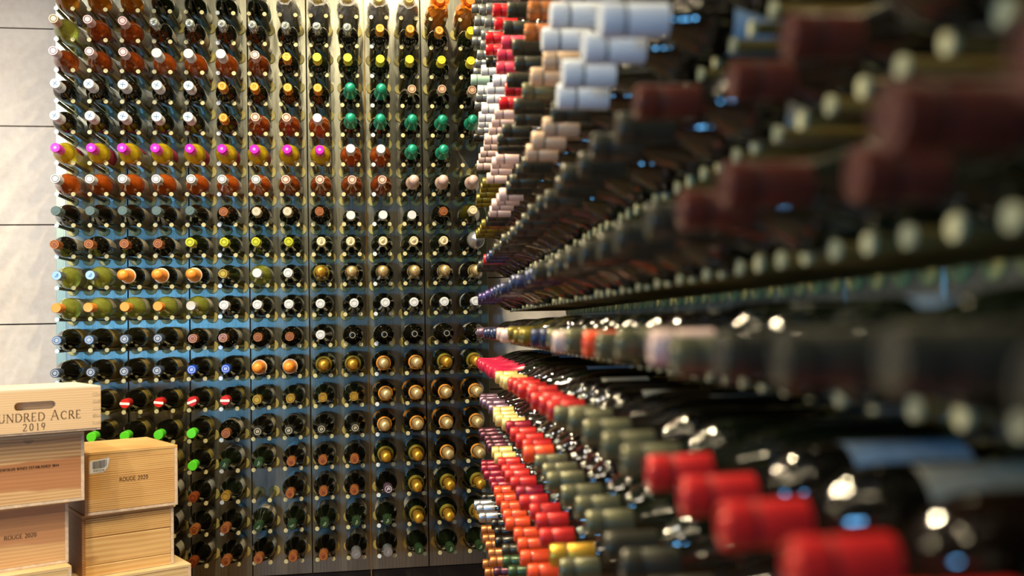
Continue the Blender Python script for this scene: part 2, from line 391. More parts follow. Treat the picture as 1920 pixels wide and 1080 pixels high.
def cap_mesh(style, c):
    k = (style, c)
    if k in cap_cache: return cap_cache[k]
    m = capmat(c); dk = mat('capsule_groove_'+c, darker(hexc(CAPC[c][0]), .35), .5)
    T = .304
    if style == 'foil':
        pr = [(T-.057, .0160), (T-.057, .0164), (T-.022, .0158), (T-.0205, .0150), (T-.019, .0150), (T-.0185, .0162), (T-.004, .0164), (T, .0148), (T, .0110), (T-.0012, .0105), (T-.0012, .0068), (T, .0062), (T, 0)]
        mi = [0, 0, 1, 1, 1, 0, 0, 0, 1, 0, 0, 0]
    elif style == 'screw':
        pr = [(T-.058, .0160), (T-.058, .0166), (T-.020, .0166), (T-.0195, .0158), (T-.018, .0158), (T-.0175, .0166), (T-.003, .0168), (T, .0152), (T, 0)]
        mi = [0, 0, 1, 1, 1, 0, 0, 0]
    elif style == 'big':
        pr = [(T-.075, .0176), (T-.075, .0180), (T-.026, .0176), (T-.025, .0170), (T-.023, .0170), (T-.022, .0180), (T-.003, .0182), (T+.001, .0165), (T+.001, 0)]
        mi = [0, 0, 1, 1, 1, 0, 0, 0]
    elif style == 'champ':
        pr = [(T-.082, .0256), (T-.080, .0252), (T-.064, .0205), (T-.045, .0182), (T-.030, .0172), (T-.022, .0182), (T-.018, .0170), (T-.012, .0188), (T-.004, .0192), (T+.005, .0170), (T+.011, .0110), (T+.013, .0045), (T+.0125, 0)]
        mi = [0]*12
    elif style == 'wax':
        pr = [(T-.150, .0350), (T-.148, .0352), (T-.100, .0305), (T-.080, .0250), (T-.060, .0200), (T-.040, .0178), (T-.020, .0180), (T-.010, .0196), (T+.002, .0180), (T+.007, .0100), (T+.008, 0)]
        mi = [0]*10
    elif style == 'stopper':
        pr = [(T-.05, .0148), (T-.05, .0156), (T-.012, .0156), (T-.010, .0120), (T-.006, .0150), (T+.002, .0160), (T+.008, .0125), (T+.010, .0060), (T+.0100, 0)]
        mi = [0]*8
    elif style == 'ball':
        pr = [(T-.02, .016), (T-.012, .022), (T-.004, .0285), (T+.010, .0330), (T+.024, .0290), (T+.034, .0170), (T+.038, .0110), (T+.046, .0120), (T+.050, .0070), (T+.051, 0)]
        mi = [0]*9
    elif style == 'ring':
        pr = [(T-.05, .0150), (T-.05, .0160), (T-.004, .0160), (T, .0152), (T, .0125), (T-.001, .0120), (T-.001, .0095), (T, .0090), (T, 0)]
        mi = [0, 0, 0, 0, 1, 1, 1, 0]
    me = lathe('capsule', pr, [m, dk], 24, mi, sharp=40)
    cap_cache[k] = me
    return me
def label_mesh(r, z0, z1, half, c):
    k = (round(r, 4), round(z0, 3), round(z1, 3), round(half, 2), c)
    if k in lab_cache: return lab_cache[k]
    n = 12; vs = []; fs = []
    for i in range(n+1):
        a = -half+2*half*i/n
        for rr, z in ((r+.0004, z0), (r+.0004, z1)): vs.append((rr*math.cos(a), rr*math.sin(a), z))
    for i in range(n): fs.append((2*i, 2*i+2, 2*i+3, 2*i+1))
    me = bpy.data.meshes.new('label'); me.from_pydata(vs, [], fs); me.materials.append(mat('paper_'+c, c, .6, noise=.12, scale=90))
    me.polygons.foreach_set('use_smooth', [True]*n)
    lab_cache[k] = me
    return me
def emblem_mesh(kind, c):
    """flat print or embossing on the end of a capsule"""
    k = ('emb', kind, c)
    if k in cap_cache: return cap_cache[k]
    bm = bmesh.new()
    def bar(cx, cy, lx, ly, ang):
        q = [(-lx, -ly), (lx, -ly), (lx, ly), (-lx, ly)]; ca, sa = math.cos(ang), math.sin(ang)
        vs = [bm.verts.new((cx+x*ca-y*sa, cy+x*sa+y*ca, z)) for z in (0, .0006) for x, y in q]
        for f in ((4, 5, 6, 7), (0, 1, 5, 4), (1, 2, 6, 5), (2, 3, 7, 6), (3, 0, 4, 7)): bm.faces.new([vs[i] for i in f])
    def ring(r0, r1, seg=18):
        for i in range(seg):
            a, b = 2*PI*i/seg, 2*PI*(i+1)/seg
            vs = [bm.verts.new((r*math.cos(t), r*math.sin(t), .0005)) for r, t in ((r0, a), (r1, a), (r1, b), (r0, b))]
            bm.faces.new(vs)
    if kind == 'cross': bar(0, 0, .0095, .0010, PI/4+.3); bar(0, 0, .0095, .0010, -PI/4+.3)
    elif kind == 'bars': bar(0, 0, .0160, .0042, .15)
    elif kind == 'square': bar(0, 0, .0055, .0055, .2)
    elif kind == 'dash': bar(0, 0, .0085, .0012, .9); bar(.003, -.003, .0055, .0010, .9)
    elif kind == 'ring': ring(.0085, .0108)
    elif kind == 'rings': ring(.0100, .0120); bar(0, 0, .0040, .0016, .8); ring(.0040, .0058)
    elif kind == 'letter': bar(-.003, 0, .0012, .0065, 0); bar(.001, .005, .004, .0012, 0); bar(.001, .0, .004, .0012, 0); bar(.0045, .0025, .0012, .0035, 0); ring(.0105, .0122)
    elif kind == 'star':
        for q in range(3): bar(0, 0, .0060, .0011, q*PI/3)
    bmesh.ops.recalc_face_normals(bm, faces=bm.faces[:])
    me = bpy.data.meshes.new('emblem'); bm.to_mesh(me); bm.free(); me.materials.append(mat('print_'+c, c, .5))
    cap_cache[k] = me
    return me
collar_cache = {}
def collar_mesh(c, wide):
    if (c, wide) not in collar_cache:
        pr = [(.212, .0292), (.2122, .0304), (.221, .0272), (.2215, .0250)] if wide else [(.222, .0250), (.2222, .0275), (.227, .0268), (.2275, .0240)]
        collar_cache[(c, wide)] = lathe('neck_label', pr, [mat('neck_paper_'+c, c, .45, .2)], 24)
    return collar_cache[(c, wide)]
def wrap_mesh(name, m, seed):
    rnd = random.Random(seed); off = [[rnd.uniform(.86, 1.18) for _ in range(18)] for _ in range(14)]
    prof = [(.004, .040), (.05, .044), (.10, .0445), (.14, .044), (.17, .042), (.20, .036), (.225, .027), (.245, .021), (.262, .019), (.275, .020), (.288, .028), (.300, .036), (.306, .030)]
    vs, fs = [], []
    for i, (z, r) in enumerate(prof):
        for k in range(18):
            a = 2*PI*k/18; rr = r*(1+(off[i][k]-1)*(.25 if i < 5 else 1.0))
            vs.append((rr*math.cos(a), rr*math.sin(a), z+rnd.uniform(-.003, .003)))
    for i in range(len(prof)-1):
        for k in range(18): fs.append((i*18+k, i*18+(k+1) % 18, (i+1)*18+(k+1) % 18, (i+1)*18+k))
    me = bpy.data.meshes.new(name); me.from_pydata(vs, [], fs); me.materials.append(m)
    return me
def cello_mat(name, tint, clear):
    m = bpy.data.materials.new(name); nt, b = nodes_of(m); N = nt.nodes
    b.inputs['Base Color'].default_value = (*tint, 1); b.inputs['Roughness'].default_value = .12; b.inputs['Coat Weight'].default_value = .5
    tr = N.new('ShaderNodeBsdfTransparent'); tr.inputs[0].default_value = (*[min(1, .25+v*1.1) for v in tint], 1) if clear < .6 else (1, 1, 1, 1)
    mx = N.new('ShaderNodeMixShader'); lw = N.new('ShaderNodeLayerWeight'); lw.inputs[0].default_value = .45
    mr = N.new('ShaderNodeMapRange'); mr.inputs['To Min'].default_value = 1-clear; mr.inputs['To Max'].default_value = min(1, 1.35-clear)
    nt.links.new(lw.outputs['Facing'], mr.inputs[0]); nt.links.new(mr.outputs[0], mx.inputs[0])
    nt.links.new(tr.outputs[0], mx.inputs[1]); nt.links.new(b.outputs[0], mx.inputs[2])
    nt.links.new(mx.outputs[0], N['Material Output'].inputs[0])
    return m
M_CELLO = cello_mat('clear_cellophane', (.8, .8, .78), .80)
M_CELLO_O = cello_mat('orange_cellophane', (.85, .30, .03), .42)

# type: shape, glass, capsule style, capsule colour, emblem (kind, colour), neck label, paper label, phrase, category phrase
T = {}
def ty(code, shape, glass, style, cap, phrase, emb=None, collar=None, paper='cfc8b4', champ=False, wrap=None):
    T[code] = dict(shape=shape, glass=glass, style=style, cap=cap, phrase=phrase, emb=emb, collar=collar, paper=paper, champ=champ, wrap=wrap)
ty('a', 'burg', 'amber', 'foil', 'tan', 'amber wine bottle')
ty('u', 'burg', 'green', 'foil', 'darkgreen', 'dark bottle with grey-green label', paper='8d9c86')
ty('c', 'burg', 'dark', 'foil', 'straw', 'bottle wrapped in clear cellophane', emb=('ring', '9a7a30'), wrap='clear')
ty('o', 'burg', 'amber', 'foil', 'orange', 'bottle wrapped in orange cellophane', wrap='orange')
ty('l', 'burg', 'lime', 'ring', 'tan', 'pale green-wine bottle with dark neck')
ty('r', 'burg', 'rosedeep', 'ring', 'pinkwhite', 'deep rose-wine bottle with pinkish-white top')
ty('s', 'burg', 'rose', 'big', 'white', 'rose-wine bottle with white screw cap')
ty('k', 'bord', 'dark', 'stopper', 'black', 'dark bottle with glossy black top', emb=('ring', '8a8d88'))
ty('K', 'bord', 'dark', 'stopper', 'glassy', 'dark bottle with glinting glass stopper', emb=('dash', '20242a'))
ty('j', 'bord', 'dark', 'foil', 'orangegold', 'dark bottle with orange-gold foil cap', emb=('ring', 'f2d08a'))
ty('y', 'bord', 'green', 'foil', 'yellow', 'dark bottle with yellow foil cap')
ty('x', 'bord', 'dark', 'big', 'white', 'dark bottle, white cap marked X', emb=('cross', '3f7fa6'), paper='9fb0b0')
ty('t', 'burg', 'dark', 'champ', 'teal', 'dark bottle with teal foil cap', champ=True, paper='b9c4bb')
ty('n', 'burg', 'dark', 'ring', 'tan', 'dark bottle with pale tan top', emb=('ring', '9a6a58'))
ty('w', 'burg', 'rose', 'screw', 'white', 'rose-wine bottle with plain white cap')
ty('q', 'burg', 'rosedeep', 'ring', 'blush', 'deep rose-wine bottle with ringed pale top', emb=('ring', '9a6a4a'))
ty('m', 'bord', 'yellow', 'screw', 'magenta', 'golden-wine bottle with magenta cap', emb=('star', 'f8b6ee'), paper='b03a62')
ty('p', 'burg', 'rose', 'ring', 'white', 'rose-wine bottle with white ringed cap', emb=('ring', '9aa0a4'))
ty('P', 'burg', 'green', 'champ', 'blush', 'dark bottle with pinkish-white foil', champ=True)
ty('g', 'burg', 'dark', 'screw', 'steelblue', 'dark bottle with pale grey-teal cap', emb=('dash', '5c7478'))
ty('e', 'bord', 'dark', 'screw', 'putty', 'dark bottle with putty-grey cap', emb=('ring', 'e2dccb'))
ty('h', 'bord', 'dark', 'ring', 'copper', 'dark bottle with coppery ringed top', emb=('square', '7a4327'))
ty('W', 'half', 'green', 'screw', 'white', 'small dark bottle with white cap')
ty('z', 'burg', 'olive', 'foil', 'cream', 'olive-glass bottle with cream cap')
ty('i', 'burg', 'green', 'foil', 'lime', 'dark bottle with lime-yellow cap', emb=('ring', '8f9420'))
ty('E', 'burg', 'green', 'foil', 'cream', 'dark bottle with cream scored cap', emb=('dash', '8a7a5c'))
ty('B', 'burg', 'dark', 'ball', 'silver', 'dark bottle with large silver stopper')
ty('v', 'burg', 'lime', 'screw', 'silver', 'pale green-wine bottle, bluish-white cap', emb=('dash', '54708e'))
ty('O', 'burg', 'dark', 'champ', 'orange', 'dark bottle with round orange top', champ=True, collar=('c9c2b0', 0))
ty('d', 'cham', 'green', 'champ', 'gold', 'champagne bottle with gold foil', champ=True, collar=('7d7428', 1), emb=None)
ty('D', 'cham', 'dark', 'champ', 'palegold', 'champagne bottle with pale gold foil', champ=True, collar=None)
ty('R', 'cham', 'dark', 'champ', 'palegold', 'champagne bottle with gold foil, orange collar', champ=True, collar=('d48a1e', 0), paper='d08a28')
ty('b', 'burg', 'lime', 'screw', 'orange', 'green-wine bottle with orange cap')
ty('f', 'burg', 'lime', 'screw', 'putty', 'green-wine bottle with greyish cap')
ty('H', 'burg', 'dark', 'screw', 'white', 'dark bottle with white cap', emb=('ring', 'a9b2ba'))
ty('V', 'burg', 'lime', 'screw', 'white', 'green-glass bottle with white cap')
ty('G', 'burg', 'dark', 'ring', 'slate', 'dark bottle with ringed slate-grey top', emb=('rings', 'b8c0cc'), paper='b8a468')
ty('U', 'burg', 'dark', 'ring', 'blue', 'dark bottle with bright blue cap', emb=('rings', 'b9c8f0'), paper='8f8c5a')
ty('S', 'burg', 'dark', 'screw', 'scarlet', 'dark bottle with red-and-white cap', emb=('bars', 'efe3dc'), paper='a8984c')
ty('Y', 'burg', 'green', 'ring', 'gold', 'dark bottle with ringed gold top', emb=('ring', '8a6420'))
ty('Q', 'burg', 'dark', 'screw', 'green', 'dark bottle with bright green cap', paper='a8984c')
ty('I', 'burg', 'dark', 'ring', 'charcoal', 'dark bottle with dark emblem cap', emb=('rings', 'b9b39e'))
ty('F', 'burg', 'green', 'foil', 'darkgreen', 'dark bottle with dark green foil', emb=('dash', '8b9a80'))
ty('C', 'burg', 'dark', 'foil', 'copper', 'dark bottle with copper foil cap', emb=('square', '6e3415'))
ty('L', 'burg', 'dark', 'foil', 'mauve', 'dark bottle with lettered purple-grey cap', emb=('letter', 'd9d4e0'))
ty('Z', 'burg', 'dark', 'big', 'silver', 'dark bottle with silver screw cap', emb=('dash', '8a94a0'))
ty('X', 'burg', 'dark', 'foil', 'rust', 'dark bottle with dark rust-orange cap', emb=('ring', '5e2c12'))

BACK = [
 'aaauuuucccccoo',
 'lrrKKKKKKKjjjy',
 'rrrsssrjyyyyyy',
 'xxxxxjjjjttnnn',
 'xxxxxjqqwttttt',
 'mmmmmmmmmwwtt.',
 'pppppppqqqqPPP',
 'ggggghee hWWWhz'.replace(' ', ''),
 'hhhhiiiiEEEEEB',
 'vvOOOYVHdDDDDD',
 'bbbbfHHHHHHHHH',
 'GGGGhhhhHkkkkk',
 'GGGGUUOOddRRdd',
 '.GSSSSYYYYRRRR',
 'QQQQQhIIIIRRRR',
 '...QQFFCCCdddRR'.replace('ddd', 'dd'),
 '...XXY.CCCLddd',
 '...XCCFFFFFddd',
 '...XXCCCCZZFFF',
]
BACK[15] = '...QQFFCCCddRR'
BACK[7] = 'gggggheehWWWhz'
for r_ in BACK: assert len(r_) == 14, r_

count = [0, 0]
def bottle(code, mw, label, group, cat, rnd, paper=None, capc=None, style=None):
    t = T[code] if isinstance(code, str) else code
    prof, rb, zl, top = SHAPES[t['shape']]
    name = ('champagne_bottle' if t['shape'] == 'cham' and t['champ'] else 'rose_wine_bottle' if t['glass'] in ('rose', 'rosedeep') else 'white_wine_bottle' if t['glass'] in ('yellow', 'lime', 'amber', 'olive') and t.get('back') else 'wine_bottle')
    if name == 'wine_bottle': count[1] += 1
    root = bpy.data.objects.new(name, None); COL.objects.link(root); root.empty_display_size = .02
    root.matrix_world = mw; root['label'] = label; root['category'] = cat; root['group'] = group
    def add(nm, me, z=0., rz=0., par=root):
        o = bpy.data.objects.new(nm, me); COL.objects.link(o); o.parent = par
        o.location = (0, 0, z); o.rotation_euler = (0, 0, rz); return o
    add('glass_body', body_mesh(t['shape'], t['glass']))
    dz = top-.300
    c = add('capsule', cap_mesh(t['style'], t['cap']), dz)
    if t['emb']:
        zt = .304+(.0005 if t['style'] not in ('champ',) else .013)
        if t['style'] == 'stopper': zt = .3142
        if t['style'] == 'big': zt = .3052
        add('emblem', emblem_mesh(*t['emb']), zt, rnd.uniform(-.5, .5), c)
    if t['collar']: add('neck_label', collar_mesh(*t['collar']))
    half = rnd.choice((1.15, 1.35, 1.0))
    z0 = zl-rnd.uniform(.085, .11)
    add('paper_label', label_mesh(rb, round(z0, 2), zl-.004, half, t['paper'] if not paper else paper), 0, rnd.uniform(*t.get('ang', (0, 2*PI))))
    if t['wrap']:
        k = ('wrap', t['wrap'], count[0] % 3)
        if k not in cap_cache: cap_cache[k] = wrap_mesh('cellophane_wrap', M_CELLO if t['wrap'] == 'clear' else M_CELLO_O, count[0]+3)
        add('cellophane_wrap', cap_cache[k], 0, rnd.uniform(0, 6))
    count[0] += 1
    return root
def lift(shape):
    r = SHAPES[shape][1]; return math.sqrt((r+.0070)**2-(PI2/2)**2)
rnd = random.Random(11)
PAPERS = ['cfc8b4', 'bdb7a6', 'd8cfb0', 'a9a48e', 'c5c9c2']
for j, rowc in enumerate(BACK):
    for k, ch in enumerate(rowc):
        if ch == '.': continue
        t = T[ch]; t['back'] = True; t['ang'] = (-.3, 1.5) if k < 9 else (.4, 2.4)
        x = X0+(2*k+.5)*PI2; z = Z0-ROW*j+lift(t['shape'])
        push = rnd.uniform(.0055, .015)
        tilt = Matrix.Rotation(rnd.uniform(-.010, .010), 4, 'Y')
        mw = Matrix.Translation((x, YP-push, z)) @ Matrix.Rotation(rnd.uniform(-.012, .012), 4, 'Z') @ TO_FRONT @ tilt
        cpos = 'leftmost' if k == 0 else 'rightmost' if k == 13 else ORD[k]+' from left'
        rpos = 'top row' if j == 0 else 'bottom row' if j == 18 else ORD[j]+' row down'
        cat = 'champagne bottle' if t['shape'] == 'cham' else 'wine bottle'
        pp = t['paper'] if t['paper'] != 'cfc8b4' else rnd.choice(PAPERS)
        bottle(ch, mw, '%s, back rack, %s, %s' % (t['phrase'], rpos, cpos), 'bottles on the back rack', cat, rnd, pp)

# ------------------------------------------------------------------ right rack: rows listed from the far end (m=28) towards the camera
# r red, R scarlet, v vermilion, c crimson, w white, s silver, y straw, t tan, b blush, k charcoal, d black, g grey, n navy, p purple, m mauve,
# u plum, o olive, O olivegrey, l copper, L brown foil, A aqua, P pink-red, X wax, C cream, G gold, D dark green, S slate, '.' empty
RC = {'r': ('red', 'red'), 'R': ('scarlet', 'scarlet'), 'v': ('vermilion', 'orange-red'), 'c': ('crimson', 'crimson'), 'w': ('white', 'white'), 's': ('silver', 'silver'),
 'y': ('straw', 'straw-yellow'), 't': ('tan', 'tan'), 'b': ('blush', 'blush-pink'), 'k': ('charcoal', 'charcoal'), 'd': ('black', 'black'), 'g': ('grey', 'grey'),
 'n': ('navy', 'dark blue'), 'p': ('purple', 'purple-blue'), 'm': ('mauve', 'mauve'), 'u': ('plum', 'plum'), 'o': ('olive', 'olive'), 'O': ('olivegrey', 'grey-olive'),
 'l': ('copper', 'copper'), 'L': ('brownfoil', 'dark brown'), 'A': ('aqua', 'pale aqua'), 'P': ('pinkred', 'pinkish-red'), 'X': ('wax', 'crimson wax'), 'C': ('cream', 'cream'),
 'G': ('gold', 'gold'), 'D': ('darkgreen', 'dark green'), 'S': ('slate', 'slate')}
RIGHT = {
 0: 'ggggggggg',
 1: 'ggggggggggg',
 2: 'ggggggggggg',
 3: 'gggggggggggggg',
 4: 'ggwAwdrrrrkkk',
 5: 'dgwwwwwwPPPkk',
 6: 'kbbbbbbbbrrkkkllk',
 7: 'ooooobbbbkkkkkOttwww',
 8: 'ooookkbbbbkkkktttkwwwwkk',
 9: 'kkkrnnkkkkkkkkkkkkkkkkLhhk',
 10: 'ppppppnnnnnnnnnkkkkkkkkLLhLL',
 11: 'mmmnnnnbbboooonnObOvOObOkkkk',
 12: 'XXXXXXXyyyRRRRRRROOOOORRRR',
 13: 'mmmmmyyyycRRRvOOOOOOkkk',
 14: 'uuuuuyyRRRRcRRRRGOk',
 15: 'cccccvvvvvvvvvvk',
 16: 'dsssdddkDDkk',
 17: 'lllllulkDk',
 18: 'lllulul',
}
NEAR0 = 28
PAP = ['cfc8b4', 'bdb7a6', '9db4c4', 'd8cfb0', '6f8fa8', 'a9a48e']
rr = random.Random(5); nright = 0; pend = []
for j in range(19):
    s = RIGHT[j]
    for q in range(0, 31):
        m_ = NEAR0-q; i = 2*(m_-3)+.5
        z = Z0-ROW*j
        if j in (0, 1, 2, 3, 15, 16, 17, 18) and q >= len(s): ch = s[-1]
        else: ch = s[q] if q < len(s) else s[-1]
        if ch == '.': continue
        half = ch == 'h' or False
        cname = 'brownfoil' if half else RC[ch][0]
        shape = 'half' if half else 'cham' if ch == 'X' else rr.choice(('bord', 'bord', 'burg'))
        style = 'wax' if ch == 'X' else 'big' if (ch == 'w' and j >= 7) or ch == 'G' else rr.choice(('foil', 'foil', 'screw')) if ch in 'kgdn' else 'foil'
        if ch == 'A': style = 'screw'
        out_len = SHAPES[shape][3]+.004
        push = rr.uniform(.0055, .017)
        extra = .012 if (ch == 'w' and j >= 7) else .028 if ch in 'sA' else .010 if ch in 'rk' and j < 8 and rr.random() < .6 else 0
        o0 = -PEGL+push+extra
        bx_, by_ = right_pt(i, o0)
        cx_, cy_ = right_pt(i, o0+out_len)
        if not seen([(bx_, by_, z+.08), (bx_, by_, z), (cx_, cy_, z), (cx_, cy_, z+.08)], 60, 12): continue
        gl = rr.choice(('dark', 'dark', 'green', 'brown'))
        if ch == 'o': gl = 'olive' if rr.random() < .4 else 'dark'
        t = dict(shape=shape, glass=gl, style=style, cap=cname, emb=None, collar=None, paper='cfc8b4', champ=False, wrap=None)
        if extra and style == 'foil' and False: pass
        mw = Matrix.Translation((bx_, by_, z+lift(shape))) @ Matrix.Rotation(RZ2+rr.uniform(-.012, .012), 4, 'Z') @ Matrix.Rotation(rr.uniform(-.008, .008), 4, 'X') @ TO_FRONT
        word = 'dark brown' if half else RC[ch][1]
        up = 10-j
        rpos = (ORD[up]+' row above the gap') if up >= 0 else (ORD[-up-1]+' row below the gap')
        epos = 'at far end' if q == 0 else ORD[q]+' from far end'
        cap_w = 'wax seal' if ch == 'X' else 'cap'
        word = word.replace(' wax', '')
        kind_w = 'small bottle' if half else 'bottle'
        if epos.startswith('twenty') and half: kind_w = 'bottle'; word = 'brown'
        pend.append((by_, q, t, mw, '%s with %s %s, right rack, %s, %s' % (kind_w, word, cap_w, rpos, epos), rr.choice(PAP)))
        nright += 1
pend.sort(key=lambda e: e[0])
room = 300-count[1]
for e in pend[:room]: bottle(e[2], e[3], e[4], 'bottles on the right rack', 'wine bottle', rr, e[5])
# the remaining, farthest bottles (slivers between their neighbours in the photograph) joined into one
far = pend[room:]
slots, V, F, MI, SM = [], [], [], [], []
for e in far:
    t = e[2]; prof, rb, zl, top = SHAPES[t['shape']]
    for me, lm in ((body_mesh(t['shape'], t['glass']), Matrix()), (cap_mesh(t['style'], t['cap']), Matrix.Translation((0, 0, top-.300))),
                   (label_mesh(rb, round(zl-.1, 2), zl-.012, 1.15, e[5]), Matrix.Rotation(rr.uniform(0, 6.28), 4, 'Z'))):
        mw = e[3] @ lm; n0 = len(V)
        V += [tuple(mw @ v.co) for v in me.vertices]
        idm = []
        for m in me.materials:
            if m not in slots: slots.append(m)
            idm.append(slots.index(m))
        for p in me.polygons:
            F.append([n0+i for i in p.vertices]); MI.append(idm[p.material_index]); SM.append(p.use_smooth)
me = bpy.data.meshes.new('distant_wine_bottles'); me.from_pydata(V, [], F)
for m in slots: me.materials.append(m)
me.polygons.foreach_set('material_index', MI); me.polygons.foreach_set('use_smooth', SM); me.set_sharp_from_angle(angle=math.radians(45))
o = link('distant_wine_bottles', me); o['kind'] = 'stuff'; o['category'] = 'wine bottles'
o['label'] = 'dense rows of small distant wine bottles at far end of right rack'
print('bottles', count, 'right', nright, 'far', len(far), min(e[0] for e in far))

# ------------------------------------------------------------------ wooden wine crates
W_PALE = wood_mat('pale_pine', 'dcc09a', 'cdab82', grain=22)
W_PINE = wood_mat('ringed_pine', 'e2ba78', 'b47c44', grain=24)
W_RED = wood_mat('pine_with_heartwood', 'dcb886', 'c09062', red_c='ad7048', zlo=.062, zhi=.150, grain=14)
W_RED2 = wood_mat('pinkish_pine', 'd8b07c', 'c6966a', red_c='bf8860', zlo=.085, zhi=.5, grain=14)
W_KNOT = wood_mat('knotty_pine', 'e2bb7c', 'd0a064', grain=9, knots=2.35)
W_LIGHT = wood_mat('light_pine', 'dfc496', 'cfae78', grain=12)
W_END = mat('end_grain_pine', 'd8c0a6', .6, noise=.15, scale=80)
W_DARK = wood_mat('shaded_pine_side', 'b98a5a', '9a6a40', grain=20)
M_INK = mat('burnt_brand_ink', '4a2f1c', .7)
M_INKL = mat('faded_brand_ink', '9a6f48', .7)
M_STICK = mat('white_sticker', 'e6e8ec', .45)
M_BAR = mat('barcode_ink', '2a2c33', .6)

# capital letters with serifs, drawn as strokes in a unit-high cell: (x0,y0,x1,y1,thick) or arcs
def glyph(ch):
    st = []; sf = []
    def s(a, b, c, d, t=1): st.append(((a, b), (c, d), t))
    def arc(cx, cy, rx, ry, a0, a1, t=1, n=10):
        P = [(cx+rx*math.cos(math.radians(a0+(a1-a0)*i/n)), cy+ry*math.sin(math.radians(a0+(a1-a0)*i/n))) for i in range(n+1)]
        for p, q in zip(P, P[1:]):
            v = abs(q[1]-p[1])/(math.hypot(q[0]-p[0], q[1]-p[1])+1e-9); st.append((p, q, t*(.45+.6*v)))
    if ch == 'H': s(.1, 0, .1, 1); s(.7, 0, .7, 1); s(.1, .5, .7, .5, .5); sf += [(.1, 0), (.1, 1), (.7, 0), (.7, 1)]; w = .8
    elif ch == 'U': s(.1, .3, .1, 1); arc(.37, .3, .27, .3, 180, 360); s(.64, .3, .64, 1, .6); sf += [(.1, 1), (.64, 1)]; w = .74
    elif ch == 'N': s(.1, 0, .1, 1, .6); s(.1, 1, .7, 0); s(.7, 0, .7, 1, .6); sf += [(.1, 0), (.07, 1), (.7, 1)]; w = .8
    elif ch == 'D': s(.1, 0, .1, 1); s(.1, 1, .3, 1, .5); s(.1, 0, .3, 0, .5); arc(.3, .5, .42, .5, -90, 90); w = .78
    elif ch == 'R': s(.1, 0, .1, 1); s(.1, 1, .32, 1, .5); s(.1, .5, .32, .5, .5); arc(.32, .75, .2, .25, -90, 90); s(.32, .5, .66, 0); sf += [(.1, 0), (.66, 0)]; w = .7
    elif ch == 'P': s(.1, 0, .1, 1); s(.1, 1, .32, 1, .5); s(.1, .48, .32, .48, .5); arc(.32, .74, .2, .26, -90, 90); sf += [(.1, 0)]; w = .6
    elif ch == 'B': s(.1, 0, .1, 1); s(.1, 1, .3, 1, .5); s(.1, .53, .32, .53, .5); s(.1, 0, .32, 0, .5); arc(.3, .765, .18, .235, -90, 90); arc(.32, .265, .22, .265, -90, 90); w = .6
    elif ch == 'E': s(.1, 0, .1, 1); s(.1, 1, .5, 1, .5); s(.1, .5, .43, .5, .5); s(.1, 0, .52, 0, .5); s(.5, 1, .5, .88, .5); s(.52, 0, .52, .13, .5); w = .6
    elif ch == 'F': s(.1, 0, .1, 1); s(.1, 1, .5, 1, .5); s(.1, .5, .43, .5, .5); s(.5, 1, .5, .88, .5); sf += [(.1, 0)]; w = .56
    elif ch == 'A': s(.05, 0, .38, 1, .6); s(.38, 1, .71, 0); s(.16, .36, .59, .36, .5); sf += [(.05, 0), (.71, 0)]; w = .78
    elif ch == 'C': arc(.42, .5, .36, .5, 50, 310); s(.66, .88, .66, .74, .6); w = .76
    elif ch == 'G': arc(.42, .5, .36, .5, 50, 310); s(.66, .88, .66, .74, .6); s(.68, .1, .68, .42); sf += [(.66, .42)]; w = .8
    elif ch == 'O': arc(.42, .5, .36, .5, 0, 360, n=18); w = .84
    elif ch == 'L': s(.1, 0, .1, 1); s(.1, 0, .5, 0, .5); s(.5, 0, .5, .13, .5); sf += [(.1, 1)]; w = .56
    elif ch == 'I': s(.15, 0, .15, 1); sf += [(.15, 0), (.15, 1)]; w = .32
    elif ch == 'S': arc(.28, .75, .2, .25, 40, 270); arc(.28, .26, .22, .26, 90, -140); w = .56
    elif ch == 'T': s(.32, 0, .32, 1); s(.04, 1, .6, 1, .5); s(.04, 1, .04, .88, .5); s(.6, 1, .6, .88, .5); sf += [(.32, 0)]; w = .64
    elif ch == 'W': s(.03, 1, .26, 0); s(.26, 0, .46, 1, .6); s(.46, 1, .68, 0); s(.68, 0, .9, 1, .6); sf += [(.03, 1), (.9, 1)]; w = .96
    elif ch == '0': arc(.28, .5, .22, .5, 0, 360, n=16); w = .58
    elif ch == '1': s(.25, 0, .25, 1); s(.25, 1, .12, .86, .6); sf += [(.25, 0)]; w = .42
    elif ch == '2': arc(.27, .74, .2, .26, 160, -25); s(.455, .63, .06, 0, .8); s(.06, 0, .5, 0, .7); s(.5, 0, .5, .12, .5); w = .58
    elif ch == '4': s(.4, 0, .4, 1); s(.4, 1, .03, .32, .6); s(.03, .32, .54, .32, .6); sf += [(.4, 0)]; w = .6
    elif ch == '8': arc(.28, .76, .18, .24, 0, 360, n=14); arc(.28, .27, .22, .27, 0, 360, n=14); w = .58
    elif ch == '9': arc(.27, .7, .2, .3, 0, 360, n=14); s(.47, .7, .3, .02, .8); w = .56
    else: w = .35
    return st, sf, w
